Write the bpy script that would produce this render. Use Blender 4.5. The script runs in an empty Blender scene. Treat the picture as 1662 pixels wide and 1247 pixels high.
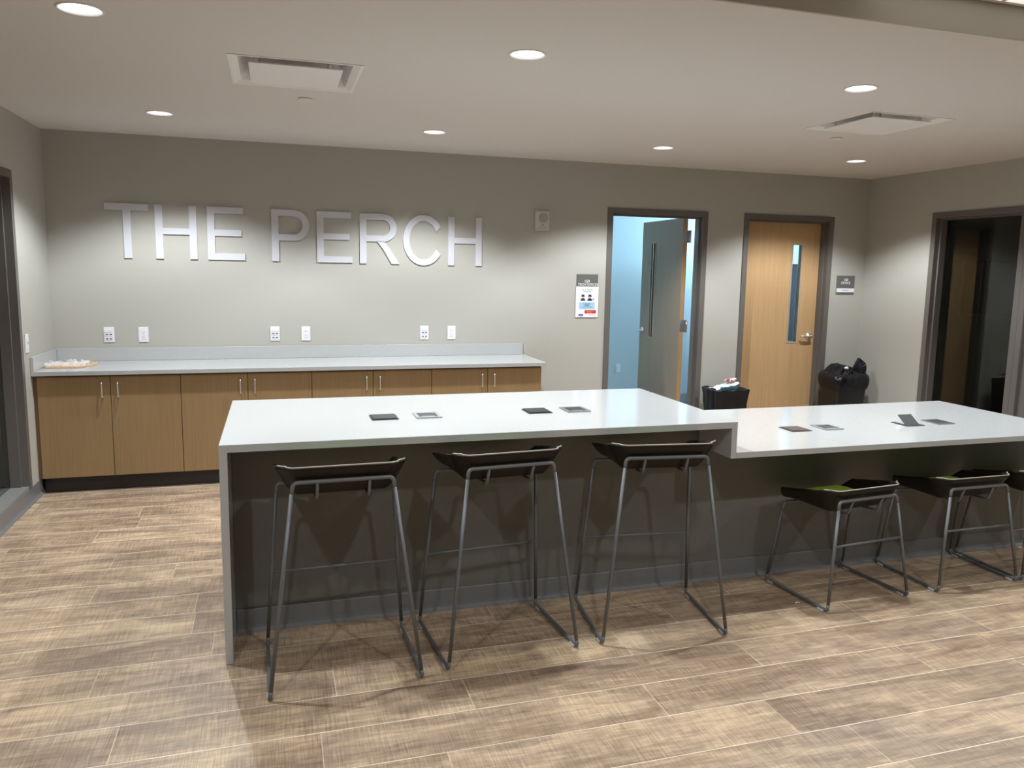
import bpy, bmesh, math, random
from mathutils import Vector, Matrix, noise
random.seed(7)
S = bpy.context.scene
COL = S.collection
PI = math.pi
H = 2.537        # plaster ceiling
H2 = 2.662       # tiled ceiling nearer the entrance
RW = 7.211       # right wall
YB = -9.4        # wall behind the camera

# ------------------------------------------------------------------ materials
def mat(name, col, rough=.6, metal=0.0, spec=.5, **kw):
    m = bpy.data.materials.new(name); m.use_nodes = True
    b = m.node_tree.nodes['Principled BSDF']
    b.inputs['Base Color'].default_value = (*col, 1)
    b.inputs['Roughness'].default_value = rough
    b.inputs['Metallic'].default_value = metal
    b.inputs['Specular IOR Level'].default_value = spec
    for k, v in kw.items():
        b.inputs[k.replace('_', ' ')].default_value = v
    return m

def nodes(m):
    nt = m.node_tree
    return nt, nt.nodes, nt.links, nt.nodes['Principled BSDF']

def speckle(m, c1, c2, scale, lo=.4, hi=.6, detail=2.0, bump=0.0, stretch=None):
    nt, N, L, b = nodes(m)
    tc = N.new('ShaderNodeTexCoord'); mp = N.new('ShaderNodeMapping')
    if stretch: mp.inputs['Scale'].default_value = stretch
    n = N.new('ShaderNodeTexNoise'); n.inputs['Scale'].default_value = scale; n.inputs['Detail'].default_value = detail
    r = N.new('ShaderNodeValToRGB')
    r.color_ramp.elements[0].position = lo; r.color_ramp.elements[0].color = (*c1, 1)
    r.color_ramp.elements[1].position = hi; r.color_ramp.elements[1].color = (*c2, 1)
    L.new(tc.outputs['Object'], mp.inputs['Vector']); L.new(mp.outputs[0], n.inputs['Vector'])
    L.new(n.outputs['Fac'], r.inputs[0]); L.new(r.outputs[0], b.inputs['Base Color'])
    if bump:
        bp = N.new('ShaderNodeBump'); bp.inputs['Strength'].default_value = bump; bp.inputs['Distance'].default_value = .002
        L.new(n.outputs['Fac'], bp.inputs['Height']); L.new(bp.outputs[0], b.inputs['Normal'])
    return m

M = {}
M['wall'] = speckle(mat('wall_paint', (.4, .39, .35), .62, spec=.35), (.43, .415, .37), (.455, .44, .395), 260, .3, .7, bump=.06)
M['ceil'] = speckle(mat('ceiling_paint', (.62, .58, .54), .85, spec=.2), (.66, .62, .585), (.69, .65, .615), 200, .3, .7, bump=.04)
M['bulk'] = mat('bulkhead_paint', (.40, .37, .32), .7)
M['frame'] = mat('frame_paint', (.135, .122, .11), .42, spec=.4)
M['base'] = mat('base_rubber', (.17, .17, .172), .38, spec=.6)
M['base_black'] = mat('black_rubber', (.014, .012, .012), .25)
M['quartz'] = speckle(mat('white_quartz', (.8, .8, .79), .13, spec=.55), (.38, .39, .372), (.515, .522, .525), 420, .36, .52, detail=3)
M['panel'] = speckle(mat('island_laminate', (.12, .11, .1), .45, spec=.4), (.145, .142, .125), (.158, .155, .137), 90, .3, .7)
M['shell'] = mat('dark_shell', (.011, .0075, .003), .42, spec=.3)
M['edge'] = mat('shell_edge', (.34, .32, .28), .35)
M['green'] = speckle(mat('green_fabric', (.1, .2, .01), .9), (.20, .28, .010), (.30, .42, .018), 500, .35, .65, bump=.2)
M['steel_paint'] = mat('powder_coat_grey', (.15, .155, .16), .45, metal=.2)
M['chrome'] = mat('satin_nickel', (.80, .78, .74), .38, metal=.85)
M['hinge'] = mat('hinge_steel', (.55, .56, .58), .35, metal=1)
M['white'] = mat('white_plastic', (.80, .80, .82), .35)
M['slot'] = mat('socket_slot', (.12, .12, .16), .5)
M['letter'] = mat('letter_white', (.60, .60, .64), .5)
M['spk'] = mat('speaker_white', (.55, .55, .52), .5)
M['spk2'] = mat('speaker_grille', (.36, .36, .34), .6)
M['sign'] = mat('sign_grey', (.13, .125, .12), .45)
M['paper'] = mat('poster_paper', (.82, .82, .85), .6)
M['pblue'] = mat('print_light_blue', (.38, .60, .75), .6)
M['pnavy'] = mat('print_navy', (.02, .035, .09), .6)
M['pblue2'] = mat('print_blue', (.03, .04, .32), .6)
M['pred'] = mat('print_red', (.55, .03, .04), .6)
M['porange'] = mat('print_orange', (.75, .30, .12), .6)
M['pskin'] = mat('print_skin', (.72, .48, .38), .6)
M['pgrey'] = mat('print_grey', (.30, .32, .36), .6)
M['matt_black'] = mat('matt_black', (.012, .013, .015), .95, spec=.05)
M['black'] = mat('black_plastic', (.012, .012, .012), .32)
M['lid'] = mat('charcoal_lid', (.026, .027, .027), .55, spec=.3)
M['lid_brown'] = mat('brown_lid', (.075, .05, .042), .35)
M['silver'] = mat('silver_bezel', (.42, .42, .43), .3, metal=.9)
M['bag'] = mat('bin_liner', (.006, .006, .009), .27, spec=.4)
M['white_metal'] = mat('diffuser_white', (.80, .77, .75), .45)
M['duct'] = mat('duct_dark', (.01, .01, .01), .9)
M['duct_grey'] = mat('duct_grey', (.22, .22, .21), .6)
M['cover'] = mat('sprinkler_white', (.72, .69, .64), .5)
M['clear'] = mat('clear_plastic', (.8, .8, .78), .2, Transmission_Weight=.35)
M['film'] = mat('clear_film', (.95, .95, .97), .10, Alpha=.38)
M['kraft'] = mat('kraft_board', (.62, .42, .25), .7)
M['dark_room'] = mat('dark_room_paint', (.40, .41, .36), .8)
M['dark_floor'] = mat('grey_carpet', (.12, .12, .12), .95)
M['sill'] = mat('sill_grey', (.22, .22, .21), .5)
M['room_white'] = mat('office_paint', (.56, .60, .60), .7)
M['glass'] = mat('glass', (1, 1, 1), 0.0, Transmission_Weight=1.0, IOR=1.45)
M['tinted'] = mat('dark_glass', (.72, .76, .72), 0.01, Transmission_Weight=1.0, IOR=1.45)

def wood(name, a, b, grain=(90, 90, 3), rough=.45):
    m = mat(name, a, rough, spec=.35)
    nt, N, L, bs = nodes(m)
    tc = N.new('ShaderNodeTexCoord'); mp = N.new('ShaderNodeMapping'); mp.inputs['Scale'].default_value = grain
    n = N.new('ShaderNodeTexNoise'); n.inputs['Scale'].default_value = 1.0; n.inputs['Detail'].default_value = 5; n.inputs['Distortion'].default_value = .25
    mp2 = N.new('ShaderNodeMapping'); mp2.inputs['Scale'].default_value = (5, 5, .7)
    n2 = N.new('ShaderNodeTexNoise'); n2.inputs['Scale'].default_value = 1.0; n2.inputs['Detail'].default_value = 2
    ad = N.new('ShaderNodeMix'); ad.inputs[0].default_value = .35
    r = N.new('ShaderNodeValToRGB')
    r.color_ramp.elements[0].position = .33; r.color_ramp.elements[0].color = (*a, 1)
    r.color_ramp.elements[1].position = .67; r.color_ramp.elements[1].color = (*b, 1)
    L.new(tc.outputs['Object'], mp.inputs['Vector']); L.new(tc.outputs['Object'], mp2.inputs['Vector'])
    L.new(mp.outputs[0], n.inputs['Vector']); L.new(mp2.outputs[0], n2.inputs['Vector'])
    L.new(n.outputs['Fac'], ad.inputs[2]); L.new(n2.outputs['Fac'], ad.inputs[3])
    L.new(ad.outputs[0], r.inputs[0]); L.new(r.outputs[0], bs.inputs['Base Color'])
    return m
M['cab'] = wood('cabinet_veneer', (.27, .168, .078), (.32, .21, .103))
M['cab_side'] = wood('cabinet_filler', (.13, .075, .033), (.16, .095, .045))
M['maple'] = wood('door_maple', (.48, .30, .145), (.56, .36, .185), grain=(60, 60, 2))
M['door_grey'] = wood('door_shaded_face', (.37, .275, .19), (.41, .31, .215), grain=(60, 60, 2))  # maple greyed: shade and blue reflection on the open leaf painted into the colour

def emit(name, col, s):
    m = bpy.data.materials.new(name); m.use_nodes = True
    nt = m.node_tree; nt.nodes.clear()
    e = nt.nodes.new('ShaderNodeEmission'); o = nt.nodes.new('ShaderNodeOutputMaterial')
    e.inputs[0].default_value = (*col, 1); e.inputs[1].default_value = s
    nt.links.new(e.outputs[0], o.inputs[0]); return m
M['lens'] = emit('lamp_lens', (.93, .96, 1.0), 5.0)
M['troffer'] = emit('troffer_lens', (1.0, .96, .86), .50)
M['day'] = emit('daylight_pane', (.42, .72, 1.0), 30.0)

def floor_mat():
    m = mat('plank_floor', (.4, .28, .16), .42, spec=.4)
    nt, N, L, bs = nodes(m)
    def nd(t, **k):
        n = N.new(t)
        for a, v in k.items(): setattr(n, a, v)
        return n
    def math_(op, a, b=None):
        n = nd('ShaderNodeMath', operation=op)
        for i, q in enumerate((a, b)):
            if q is None: continue
            if isinstance(q, (int, float)): n.inputs[i].default_value = q
            else: L.new(q, n.inputs[i])
        return n.outputs[0]
    tc = nd('ShaderNodeTexCoord'); sep = nd('ShaderNodeSeparateXYZ'); L.new(tc.outputs['Object'], sep.inputs[0])
    X, Y = sep.outputs[0], sep.outputs[1]
    PW, PL = .2245, 1.22
    row = math_('DIVIDE', math_('ADD', Y, 3.95), PW)
    rowi = math_('FLOOR', row); rowf = math_('FRACT', row)
    wn = nd('ShaderNodeTexWhiteNoise', noise_dimensions='1D'); L.new(rowi, wn.inputs['W'])
    xs = math_('ADD', math_('DIVIDE', X, PL), math_('MULTIPLY', wn.outputs['Value'], 3.7))
    xi = math_('FLOOR', xs); xf = math_('FRACT', xs)
    cmb = nd('ShaderNodeCombineXYZ'); L.new(xi, cmb.inputs[0]); L.new(rowi, cmb.inputs[1])
    wn2 = nd('ShaderNodeTexWhiteNoise', noise_dimensions='3D'); L.new(cmb.outputs[0], wn2.inputs['Vector'])
    pid = wn2.outputs['Value']
    # per-plank shifted coordinates
    off = math_('MULTIPLY', pid, 37.0)
    c2 = nd('ShaderNodeCombineXYZ'); L.new(math_('ADD', X, off), c2.inputs[0]); L.new(math_('ADD', Y, off), c2.inputs[1]); L.new(off, c2.inputs[2])
    def nz(scale, det, dist=0, rgh=.55, stre=(1, 1, 1)):
        mp = nd('ShaderNodeMapping'); mp.inputs['Scale'].default_value = stre; L.new(c2.outputs[0], mp.inputs['Vector'])
        n = nd('ShaderNodeTexNoise'); n.inputs['Scale'].default_value = scale; n.inputs['Detail'].default_value = det
        n.inputs['Distortion'].default_value = dist; n.inputs['Roughness'].default_value = rgh
        L.new(mp.outputs[0], n.inputs['Vector']); return n.outputs['Fac']
    big = nz(1.0, 4, .8, .6, (2.0, 7.5, 1))       # broad dark / light clouds along the board
    mid = nz(1.0, 6, .6, .65, (5, 46, 1))        # streaks
    fine = nz(1.0, 3, 0, .6, (14, 260, 1))       # fine grain
    saw = nz(1.0, 2, 0, .5, (230, 9, 1))         # cross saw marks
    sawm = nz(1.0, 2, 0, .5, (6, 12, 3))
    v = math_('ADD', math_('MULTIPLY', big, .48), math_('MULTIPLY', mid, .36))
    v = math_('ADD', v, math_('MULTIPLY', fine, .16))
    v = math_('ADD', v, math_('MULTIPLY', math_('SUBTRACT', pid, .5), .07))
    sw = math_('MULTIPLY', math_('MULTIPLY', math_('SUBTRACT', saw, .5), sawm), .50)
    v = math_('ADD', v, sw)
    r = nd('ShaderNodeValToRGB'); L.new(v, r.inputs[0])
    e = r.color_ramp.elements
    e[0].position = .33; e[0].color = (.18, .118, .072, 1)
    e[1].position = .68; e[1].color = (.70, .53, .335, 1)
    for ps, c in ((.43, (.28, .195, .128)), (.50, (.375, .268, .178)), (.57, (.50, .362, .232))):
        q = e.new(ps); q.color = (*c, 1)
    # seams: light bevelled line along boards, thin line across
    def near(f, w):   # 1 close to 0 or 1
        a = math_('LESS_THAN', f, w); return a
    seam = math_('MAXIMUM', near(rowf, .017), math_('MULTIPLY', near(xf, .0026), .55))
    mx = nd('ShaderNodeMix', data_type='RGBA'); L.new(math_('MULTIPLY', seam, math_('MULTIPLY', math_('ADD', .1, sawm), 1.35)), mx.inputs[0])
    grey = nz(1.0, 3, .3, .5, (1.3, 4, 1))
    gm = nd('ShaderNodeMapRange'); gm.inputs['From Min'].default_value = .45; gm.inputs['From Max'].default_value = .65; gm.inputs['To Max'].default_value = .85; L.new(grey, gm.inputs[0])
    gx = nd('ShaderNodeMix', data_type='RGBA', blend_type='MULTIPLY'); L.new(gm.outputs[0], gx.inputs[0]); L.new(r.outputs[0], gx.inputs[6]); gx.inputs[7].default_value = (.86, .87, .93, 1)
    L.new(gx.outputs[2], mx.inputs[6]); mx.inputs[7].default_value = (.80, .68, .52, 1)
    L.new(mx.outputs[2], bs.inputs['Base Color'])
    rr = math_('ADD', math_('MULTIPLY', v, .25), .33); L.new(rr, bs.inputs['Roughness'])
    bp = nd('ShaderNodeBump'); bp.inputs['Strength'].default_value = .25; bp.inputs['Distance'].default_value = .0015
    L.new(math_('ADD', v, math_('MULTIPLY', sw, 2.0)), bp.inputs['Height']); L.new(bp.outputs[0], bs.inputs['Normal'])
    return m
M['floor'] = floor_mat()

def tile_mat():
    m = mat('ceiling_tile', (.78, .76, .70), .9)
    nt, N, L, bs = nodes(m)
    tc = N.new('ShaderNodeTexCoord'); b = N.new('ShaderNodeTexBrick')
    b.offset = 0; b.inputs['Scale'].default_value = 1; b.inputs['Brick Width'].default_value = .61; b.inputs['Row Height'].default_value = .61
    b.inputs['Mortar Size'].default_value = .01
    b.inputs['Color1'].default_value = (.80, .78, .70, 1); b.inputs['Color2'].default_value = (.78, .76, .69, 1); b.inputs['Mortar'].default_value = (.45, .44, .40, 1)
    mp = N.new('ShaderNodeMapping'); mp.inputs['Location'].default_value = (-.02, 0, 0)
    L.new(tc.outputs['Object'], mp.inputs[0]); L.new(mp.outputs[0], b.inputs['Vector']); L.new(b.outputs[0], bs.inputs['Base Color'])
    return m
M['tile'] = tile_mat()

# ------------------------------------------------------------------ helpers
def obj(name, bm, m, parent=None, smooth=False, label=None):
    me = bpy.data.meshes.new(name); bmesh.ops.recalc_face_normals(bm, faces=bm.faces[:])
    if smooth:
        for f in bm.faces: f.smooth = True
    bm.to_mesh(me); bm.free()
    ms = m if isinstance(m, (list, tuple)) else [m]
    for q in ms: me.materials.append(q)
    o = bpy.data.objects.new(name, me); COL.objects.link(o)
    if parent: o.parent = parent
    if label: o['label'] = label
    return o
def tag(o, label, cat, group=None):
    o['label'] = label; o['category'] = cat
    if group: o['group'] = group
    return o
def thing(name, label, cat, loc=(0, 0, 0), rz=0, group=None):
    o = bpy.data.objects.new(name, None); COL.objects.link(o); o.empty_display_size = .05
    o.location = loc; o.rotation_euler = (0, 0, rz)
    return tag(o, label, cat, group)
def struct(o):
    o['kind'] = 'structure'; return o
def sempty(name, loc=(0, 0, 0)):
    o = bpy.data.objects.new(name, None); COL.objects.link(o); o.location = loc; o.empty_display_size = .05
    return struct(o)
def dup(root, loc=None, rz=None, label=None, group=None):
    def cp(o, par):
        c = o.copy(); COL.objects.link(c)
        if par: c.parent = par
        for ch in o.children: cp(ch, c)
        return c
    r = cp(root, None)
    if loc is not None: r.location = loc
    if rz is not None: r.rotation_euler = (0, 0, rz)
    if label: r['label'] = label
    if group: r['group'] = group
    return r
def box(bm, x0, x1, y0, y1, z0, z1, bev=0.0, mi=0):
    vs = [bm.verts.new(p) for p in ((x0, y0, z0), (x1, y0, z0), (x1, y1, z0), (x0, y1, z0), (x0, y0, z1), (x1, y0, z1), (x1, y1, z1), (x0, y1, z1))]
    fs = [bm.faces.new([vs[i] for i in q]) for q in ((3, 2, 1, 0), (4, 5, 6, 7), (0, 1, 5, 4), (1, 2, 6, 5), (2, 3, 7, 6), (3, 0, 4, 7))]
    for f in fs: f.material_index = mi
    if bev:
        es = list({e for f in fs for e in f.edges})
        r = bmesh.ops.bevel(bm, geom=es, offset=bev, segments=2, profile=.5, affect='EDGES')
        for f in r['faces']: f.material_index = mi
    return fs
def B(*bs, bev=0.0):
    bm = bmesh.new()
    for b in bs: box(bm, *b, bev=bev)
    return bm
def cellsolid(us, vs, solid, d0, d1, axis='y'):
    """Plate cut in cells: u,v in plane, thickness d0..d1. axis = plate normal ('y': u=x v=z, 'x': u=y v=z, 'z': u=x v=y)."""
    bm = bmesh.new(); cache = {}
    def P(u, v, d):
        k = (round(u, 5), round(v, 5), round(d, 5))
        if k not in cache:
            cache[k] = bm.verts.new({'y': (u, d, v), 'x': (d, u, v), 'z': (u, v, d)}[axis])
        return cache[k]
    nu, nv = len(us) - 1, len(vs) - 1
    def s(i, j): return 0 <= i < nu and 0 <= j < nv and solid(i, j)
    for i in range(nu):
        for j in range(nv):
            if not s(i, j): continue
            a, b, c, d = us[i], us[i+1], vs[j], vs[j+1]
            bm.faces.new([P(a, c, d0), P(b, c, d0), P(b, d, d0), P(a, d, d0)])
            bm.faces.new([P(a, c, d1), P(a, d, d1), P(b, d, d1), P(b, c, d1)])
            if not s(i-1, j): bm.faces.new([P(a, c, d0), P(a, d, d0), P(a, d, d1), P(a, c, d1)])
            if not s(i+1, j): bm.faces.new([P(b, c, d0), P(b, c, d1), P(b, d, d1), P(b, d, d0)])
            if not s(i, j-1): bm.faces.new([P(a, c, d0), P(a, c, d1), P(b, c, d1), P(b, c, d0)])
            if not s(i, j+1): bm.faces.new([P(a, d, d0), P(b, d, d0), P(b, d, d1), P(a, d, d1)])
    return bm
def holes(us, vs, hs):
    """solid(i,j) false inside any (u0,u1,v0,v1) of hs"""
    def f(i, j):
        u = (us[i] + us[i+1]) / 2; v = (vs[j] + vs[j+1]) / 2
        return not any(a < u < b and c < v < d for a, b, c, d in hs)
    return f
def plate(u0, u1, v0, v1, hs, d0, d1, axis):
    us = sorted({u0, u1} | {min(max(q, u0), u1) for h in hs for q in h[:2]})
    vs = sorted({v0, v1} | {min(max(q, v0), v1) for h in hs for q in h[2:]})
    return cellsolid(us, vs, holes(us, vs, hs), d0, d1, axis)
def merge(bm, other, mi=None):
    me = bpy.data.meshes.new('tmp'); other.to_mesh(me); other.free()
    n = len(bm.faces); bm.from_mesh(me); bpy.data.meshes.remove(me)
    if mi is not None:
        bm.faces.ensure_lookup_table()
        for f in bm.faces[n:]: f.material_index = mi
    return bm
def fillet(pts, r, n=6):
    """round the inner corners of a polyline; returns list of (point, kind) """
    pts = [Vector(p) for p in pts]; out = [pts[0]]
    for i in range(1, len(pts) - 1):
        a, b, c = pts[i-1], pts[i], pts[i+1]
        rr = r[i-1] if isinstance(r, (list, tuple)) else r
        d1 = (a - b).normalized(); d2 = (c - b).normalized()
        ang = d1.angle(d2); t = min(rr / math.tan(ang / 2), (a-b).length * .48, (c-b).length * .48)
        p, q = b + d1 * t, b + d2 * t
        for k in range(n + 1):
            s = k / n
            out.append((1-s)**2 * p + 2*s*(1-s) * b + s*s * q)
    out.append(pts[-1]); return out
def tube(bm, pts, r, seg=12, caps=True, mi=0):
    pts = [Vector(p) for p in pts]
    q = [pts[0]]
    for p in pts[1:]:
        if (p - q[-1]).length > 1e-5: q.append(p)
    pts = q; rings = []
    t = (pts[1] - pts[0]).normalized()
    up = Vector((0, 0, 1)) if abs(t.z) < .9 else Vector((1, 0, 0))
    nrm = t.cross(up).normalized()
    for i, p in enumerate(pts):
        if i == 0: tt = (pts[1] - pts[0]).normalized()
        elif i == len(pts) - 1: tt = (pts[-1] - pts[-2]).normalized()
        else: tt = ((pts[i+1] - p).normalized() + (p - pts[i-1]).normalized()).normalized()
        nrm = (nrm - tt * nrm.dot(tt)).normalized(); bi = tt.cross(nrm)
        rad = r[i] if isinstance(r, (list, tuple)) else r
        rings.append([bm.verts.new(p + (nrm * math.cos(2*PI*k/seg) + bi * math.sin(2*PI*k/seg)) * rad) for k in range(seg)])
    for a, b in zip(rings, rings[1:]):
        for k in range(seg):
            f = bm.faces.new([a[k], a[(k+1) % seg], b[(k+1) % seg], b[k]]); f.smooth = True; f.material_index = mi
    if caps:
        bm.faces.new(list(reversed(rings[0]))).material_index = mi; bm.faces.new(rings[-1]).material_index = mi
def T(pts, r, seg=12):
    bm = bmesh.new(); tube(bm, pts, r, seg); return bm
def lathe(bm, prof, n=32, c=(0, 0, 0), axis='z', mi=0, closed_ends=True):
    rings = []
    for r, h in prof:
        ring = []
        for k in range(n):
            a = 2*PI*k/n; u, v = r*math.cos(a), r*math.sin(a)
            p = {'z': (u, v, h), 'y': (u, h, v), 'x': (h, u, v)}[axis]
            ring.append(bm.verts.new((p[0]+c[0], p[1]+c[1], p[2]+c[2])))
        rings.append(ring)
    for a, b in zip(rings, rings[1:]):
        for k in range(n):
            f = bm.faces.new([a[k], a[(k+1) % n], b[(k+1) % n], b[k]]); f.material_index = mi; f.smooth = True
    if closed_ends:
        if prof[0][0] > 1e-5: bm.faces.new(rings[0]).material_index = mi
        if prof[-1][0] > 1e-5: bm.faces.new(rings[-1]).material_index = mi
    return bm
def prism(bm, poly, d0, d1, axis='y', mi=0):
    """extrude closed 2D polygon"""
    f = {'y': lambda u, v, d: (u, d, v), 'x': lambda u, v, d: (d, u, v), 'z': lambda u, v, d: (u, v, d)}[axis]
    a = [bm.verts.new(f(u, v, d0)) for u, v in poly]; b = [bm.verts.new(f(u, v, d1)) for u, v in poly]
    n = len(poly)
    bm.faces.new(a).material_index = mi; bm.faces.new(list(reversed(b))).material_index = mi
    for i in range(n): bm.faces.new([a[i], b[i], b[(i+1) % n], a[(i+1) % n]]).material_index = mi

# ------------------------------------------------------------------ room shell
D1 = (4.421, 5.426); D2 = (5.812, 6.817); DH = 2.158
WT = .13
W1 = (-3.35, -.764); W1Z = (.107, 2.163)       # left wall glazed frame
W2 = (-1.762, -.821); W2Z = (.107, 2.163)      # right wall glazed frame
D3 = (-2.75, -1.762)                           # right wall door

struct(obj('floor', B((-.0, RW, YB, 0, -.06, 0)), M['floor']))
struct(obj('wall_back', plate(-.13, RW + WT, 0, H + .1, [(D1[0], D1[1], 0, DH), (D2[0], D2[1], 0, DH)], 0, WT, 'y'), M['wall']))
struct(obj('wall_left', plate(YB, 0, 0, H2, [(W1[0], W1[1], W1Z[0], W1Z[1])], -WT, 0, 'x'), M['wall']))
struct(obj('wall_right', plate(YB, 0, 0, H2, [(W2[0], W2[1], W2Z[0], W2Z[1]), (D3[0], D3[1], 0, W2Z[1])], RW, RW + WT, 'x'), M['wall']))
struct(obj('wall_front', B((-WT, RW + WT, YB - .1, YB, 0, H2)), M['wall']))

LX = [.912, 2.668, 4.435, 6.208]
LROWS = [(-.985, H), (-3.112, H), (-5.24, H2), (-7.4, H2)]
DIF = [(1.704, -2.351), (5.187, -2.370)]
def ceiling_with_cans(x0, x1, y0, y1, z, lights, squares, th):
    s = .11; R = .079
    cells = [(x - s, x + s, y - s, y + s) for x, y in lights] + [(x - .295, x + .295, y - .295, y + .295) for x, y in squares]
    bm = plate(x0, x1, y0, y1, cells, z, z + th, 'z')
    for x, y in lights:
        n = 32; sq, ci = [], []
        for k in range(n):
            a = 2*PI*k/n; c, d = math.cos(a), math.sin(a); m_ = max(abs(c), abs(d))
            sq.append(bm.verts.new((x + s*c/m_, y + s*d/m_, z))); ci.append(bm.verts.new((x + R*c, y + R*d, z)))
        for k in range(n): bm.faces.new([sq[k], sq[(k+1) % n], ci[(k+1) % n], ci[k]])
    return bm
struct(obj('ceiling', ceiling_with_cans(0, RW, -4.0, 0, H, [(x, y) for y, z in LROWS[:2] for x in LX], DIF, .05), M['ceil']))
struct(obj('ceiling', ceiling_with_cans(0, RW, YB, -4.0, H2, [(x, y) for y, z in LROWS[2:] for x in LX], [], .05), M['tile']))
struct(obj('trim_1', B((0, RW, -4.012, -4.0, H, H2)), M['bulk']))

# baseboards
def bb(name, u0, u1, axis, d, sgn, h=.104, zt=True):
    bm = bmesh.new()
    prof = [(0, 0), (.022, 0), (.02, .006), (.008, .016), (.006, .03), (.006, h - .003), (.003, h), (0, h)]
    if axis == 'x':   # runs along x, on plane y=d
        a = [bm.verts.new((u0, d + sgn*p, z)) for p, z in prof]; b = [bm.verts.new((u1, d + sgn*p, z)) for p, z in prof]
    else:
        a = [bm.verts.new((d + sgn*p, u0, z)) for p, z in prof]; b = [bm.verts.new((d + sgn*p, u1, z)) for p, z in prof]
    n = len(prof); bm.faces.new(a); bm.faces.new(b)
    for i in range(n): bm.faces.new([a[i], b[i], b[(i+1) % n], a[(i+1) % n]])
    return bm
struct(obj('baseboard_left', bb('b', YB, -.56, 'y', 0, 1), M['base']))
b_ = bb('b', W2[0], 0, 'y', RW, -1); merge(b_, bb('b', YB, D3[0], 'y', RW, -1)); struct(obj('baseboard_right', b_, M['base']))
b_ = bb('b', 3.66, D1[0], 'x', 0, -1); merge(b_, bb('b', D1[1], D2[0], 'x', 0, -1)); merge(b_, bb('b', D2[1], RW, 'x', 0, -1)); struct(obj('baseboard_back', b_, M['base']))

# hollow metal frame (double rabbet); opening from u0..u1, z0..z1; depth direction sign
def metal_frame(u0, u1, z0, z1, plane, sgn, axis, sill=False, f=.05):
    bm = bmesh.new()
    def ring(uin, zin_top, zin_bot, u_out0, u_out1, z_out, dA, dB):
        hs = [(u_out0 + uin, u_out1 - uin, (z0 + zin_bot) if sill else z0 - 1, z_out - zin_top)]
        a, b = plane + sgn*dA, plane + sgn*dB
        us = [u_out0, u_out0 + uin, u_out1 - uin, u_out1]
        vs = [z0, z0 + zin_bot, z_out - zin_top, z_out] if sill else [z0, z_out - zin_top, z_out]
        merge(bm, cellsolid(us, vs, holes(us, vs, hs), min(a, b), max(a, b), axis))
    g = .001
    ring(f, f, f, u0 + g, u1 - g, z1 - g, -.010, .038)
    ring(f + .016, f + .016, f + .004, u0 + g, u1 - g, z1 - g, .038, .100)
    ring(f, f, f, u0 + g, u1 - g, z1 - g, .100, .142)
    return bm

def lever(parent, name='door_handle', flip=1, label='satin metal lever handle'):
    """lever set, local: plate on y=0 facing -y, lever reaches toward -x*flip"""
    bm = bmesh.new()
    lathe(bm, [(.034, 0), (.034, -.006), (.030, -.012), (.016, -.015), (.0135, -.02), (.0135, -.052), (.0, -.055)], 28, axis='y')
    pts = fillet([(0, -.045, 0), (-.022*flip, -.05, 0), (-.10*flip, -.05, .002), (-.112*flip, -.035, .002)], .012)
    tube(bm, pts, [.0105]*len(pts), 12)
    return obj(name, bm, M['chrome'], parent, label=label)

def door_leaf(parent, wdt, hgt, th, face_mat, edge_mat, slot=(.22, .32, .93, 1.885), glass=True):
    """leaf local: x from 0 (hinge side) to -wdt... slot measured from free edge; front face y=0, back y=th"""
    s0, s1 = -wdt + slot[0], -wdt + slot[1]
    bm = plate(-wdt, 0, .012, hgt, [(s0, s1, slot[2], slot[3])], 0, th, 'y')
    bm.normal_update()
    for f in bm.faces:
        c = f.calc_center_median()
        f.material_index = 0 if abs(f.normal.y) > .5 else (2 if s0 - .001 < c.x < s1 + .001 and slot[2] - .001 < c.z < slot[3] + .001 else 1)
    leaf = obj('door_leaf', bm, [face_mat, edge_mat, M['slot_edge']], parent)
    fb = plate(s0 - .012, s1 + .012, slot[2] - .012, slot[3] + .012, [(s0 + .002, s1 - .002, slot[2] + .002, slot[3] - .002)], -.004, .001, 'y')
    merge(fb, plate(s0 - .012, s1 + .012, slot[2] - .012, slot[3] + .012, [(s0 + .002, s1 - .002, slot[2] + .002, slot[3] - .002)], th - .001, th + .004, 'y'))
    obj('glazing_bead', fb, M['bead'], leaf)
    obj('vision_pane', B((s0 + .0005, s1 - .0005, th/2 - .003, th/2 + .003, slot[2] + .0005, slot[3] - .0005)), M['glass'], leaf)
    return leaf
M['slot_edge'] = mat('slot_edge_brown', (.10, .065, .04), .6)
M['bead'] = mat('glazing_bead_tan', (.42, .34, .24), .5)

# door_2: closed maple door to office 160
d2 = sempty('door_2')
obj('door_frame', metal_frame(D2[0], D2[1], 0, DH, 0, 1, 'y'), M['frame'], d2)
leaf2 = door_leaf(d2, .899, 2.104, .044, M['maple'], M['maple'])
leaf2.location = (D2[1] - .053, .102, 0)
leaf2.location.x = D2[0] + .053 + .899
hd = lever(leaf2, flip=-1); hd.location = (-.899 + .86, 0, .985)
# lever is on the right side: mirror the leaf so the slot sits right of centre
leaf2.scale = (-1, 1, 1); leaf2.location.x = D2[0] + .053
hd.location = (-.899 + .078, 0, .985)
bm = B((D2[0] + .02, D2[1] - .02, -.0, .13, .0005, .010)); struct(obj('trim_2', bm, M['sill']))
bm = B((D1[0] + .02, D1[1] - .02, -.0, .13, .0005, .010)); struct(obj('trim_3', bm, M['sill']))

# door_1: open door, hinged at the right jamb, swung into the room behind
d1 = sempty('door_1')
obj('door_frame', metal_frame(D1[0], D1[1], 0, DH, 0, 1, 'y'), M['frame'], d1)
leaf1 = door_leaf(d1, .90, 2.104, .044, M['door_grey'], M['maple'])
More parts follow.
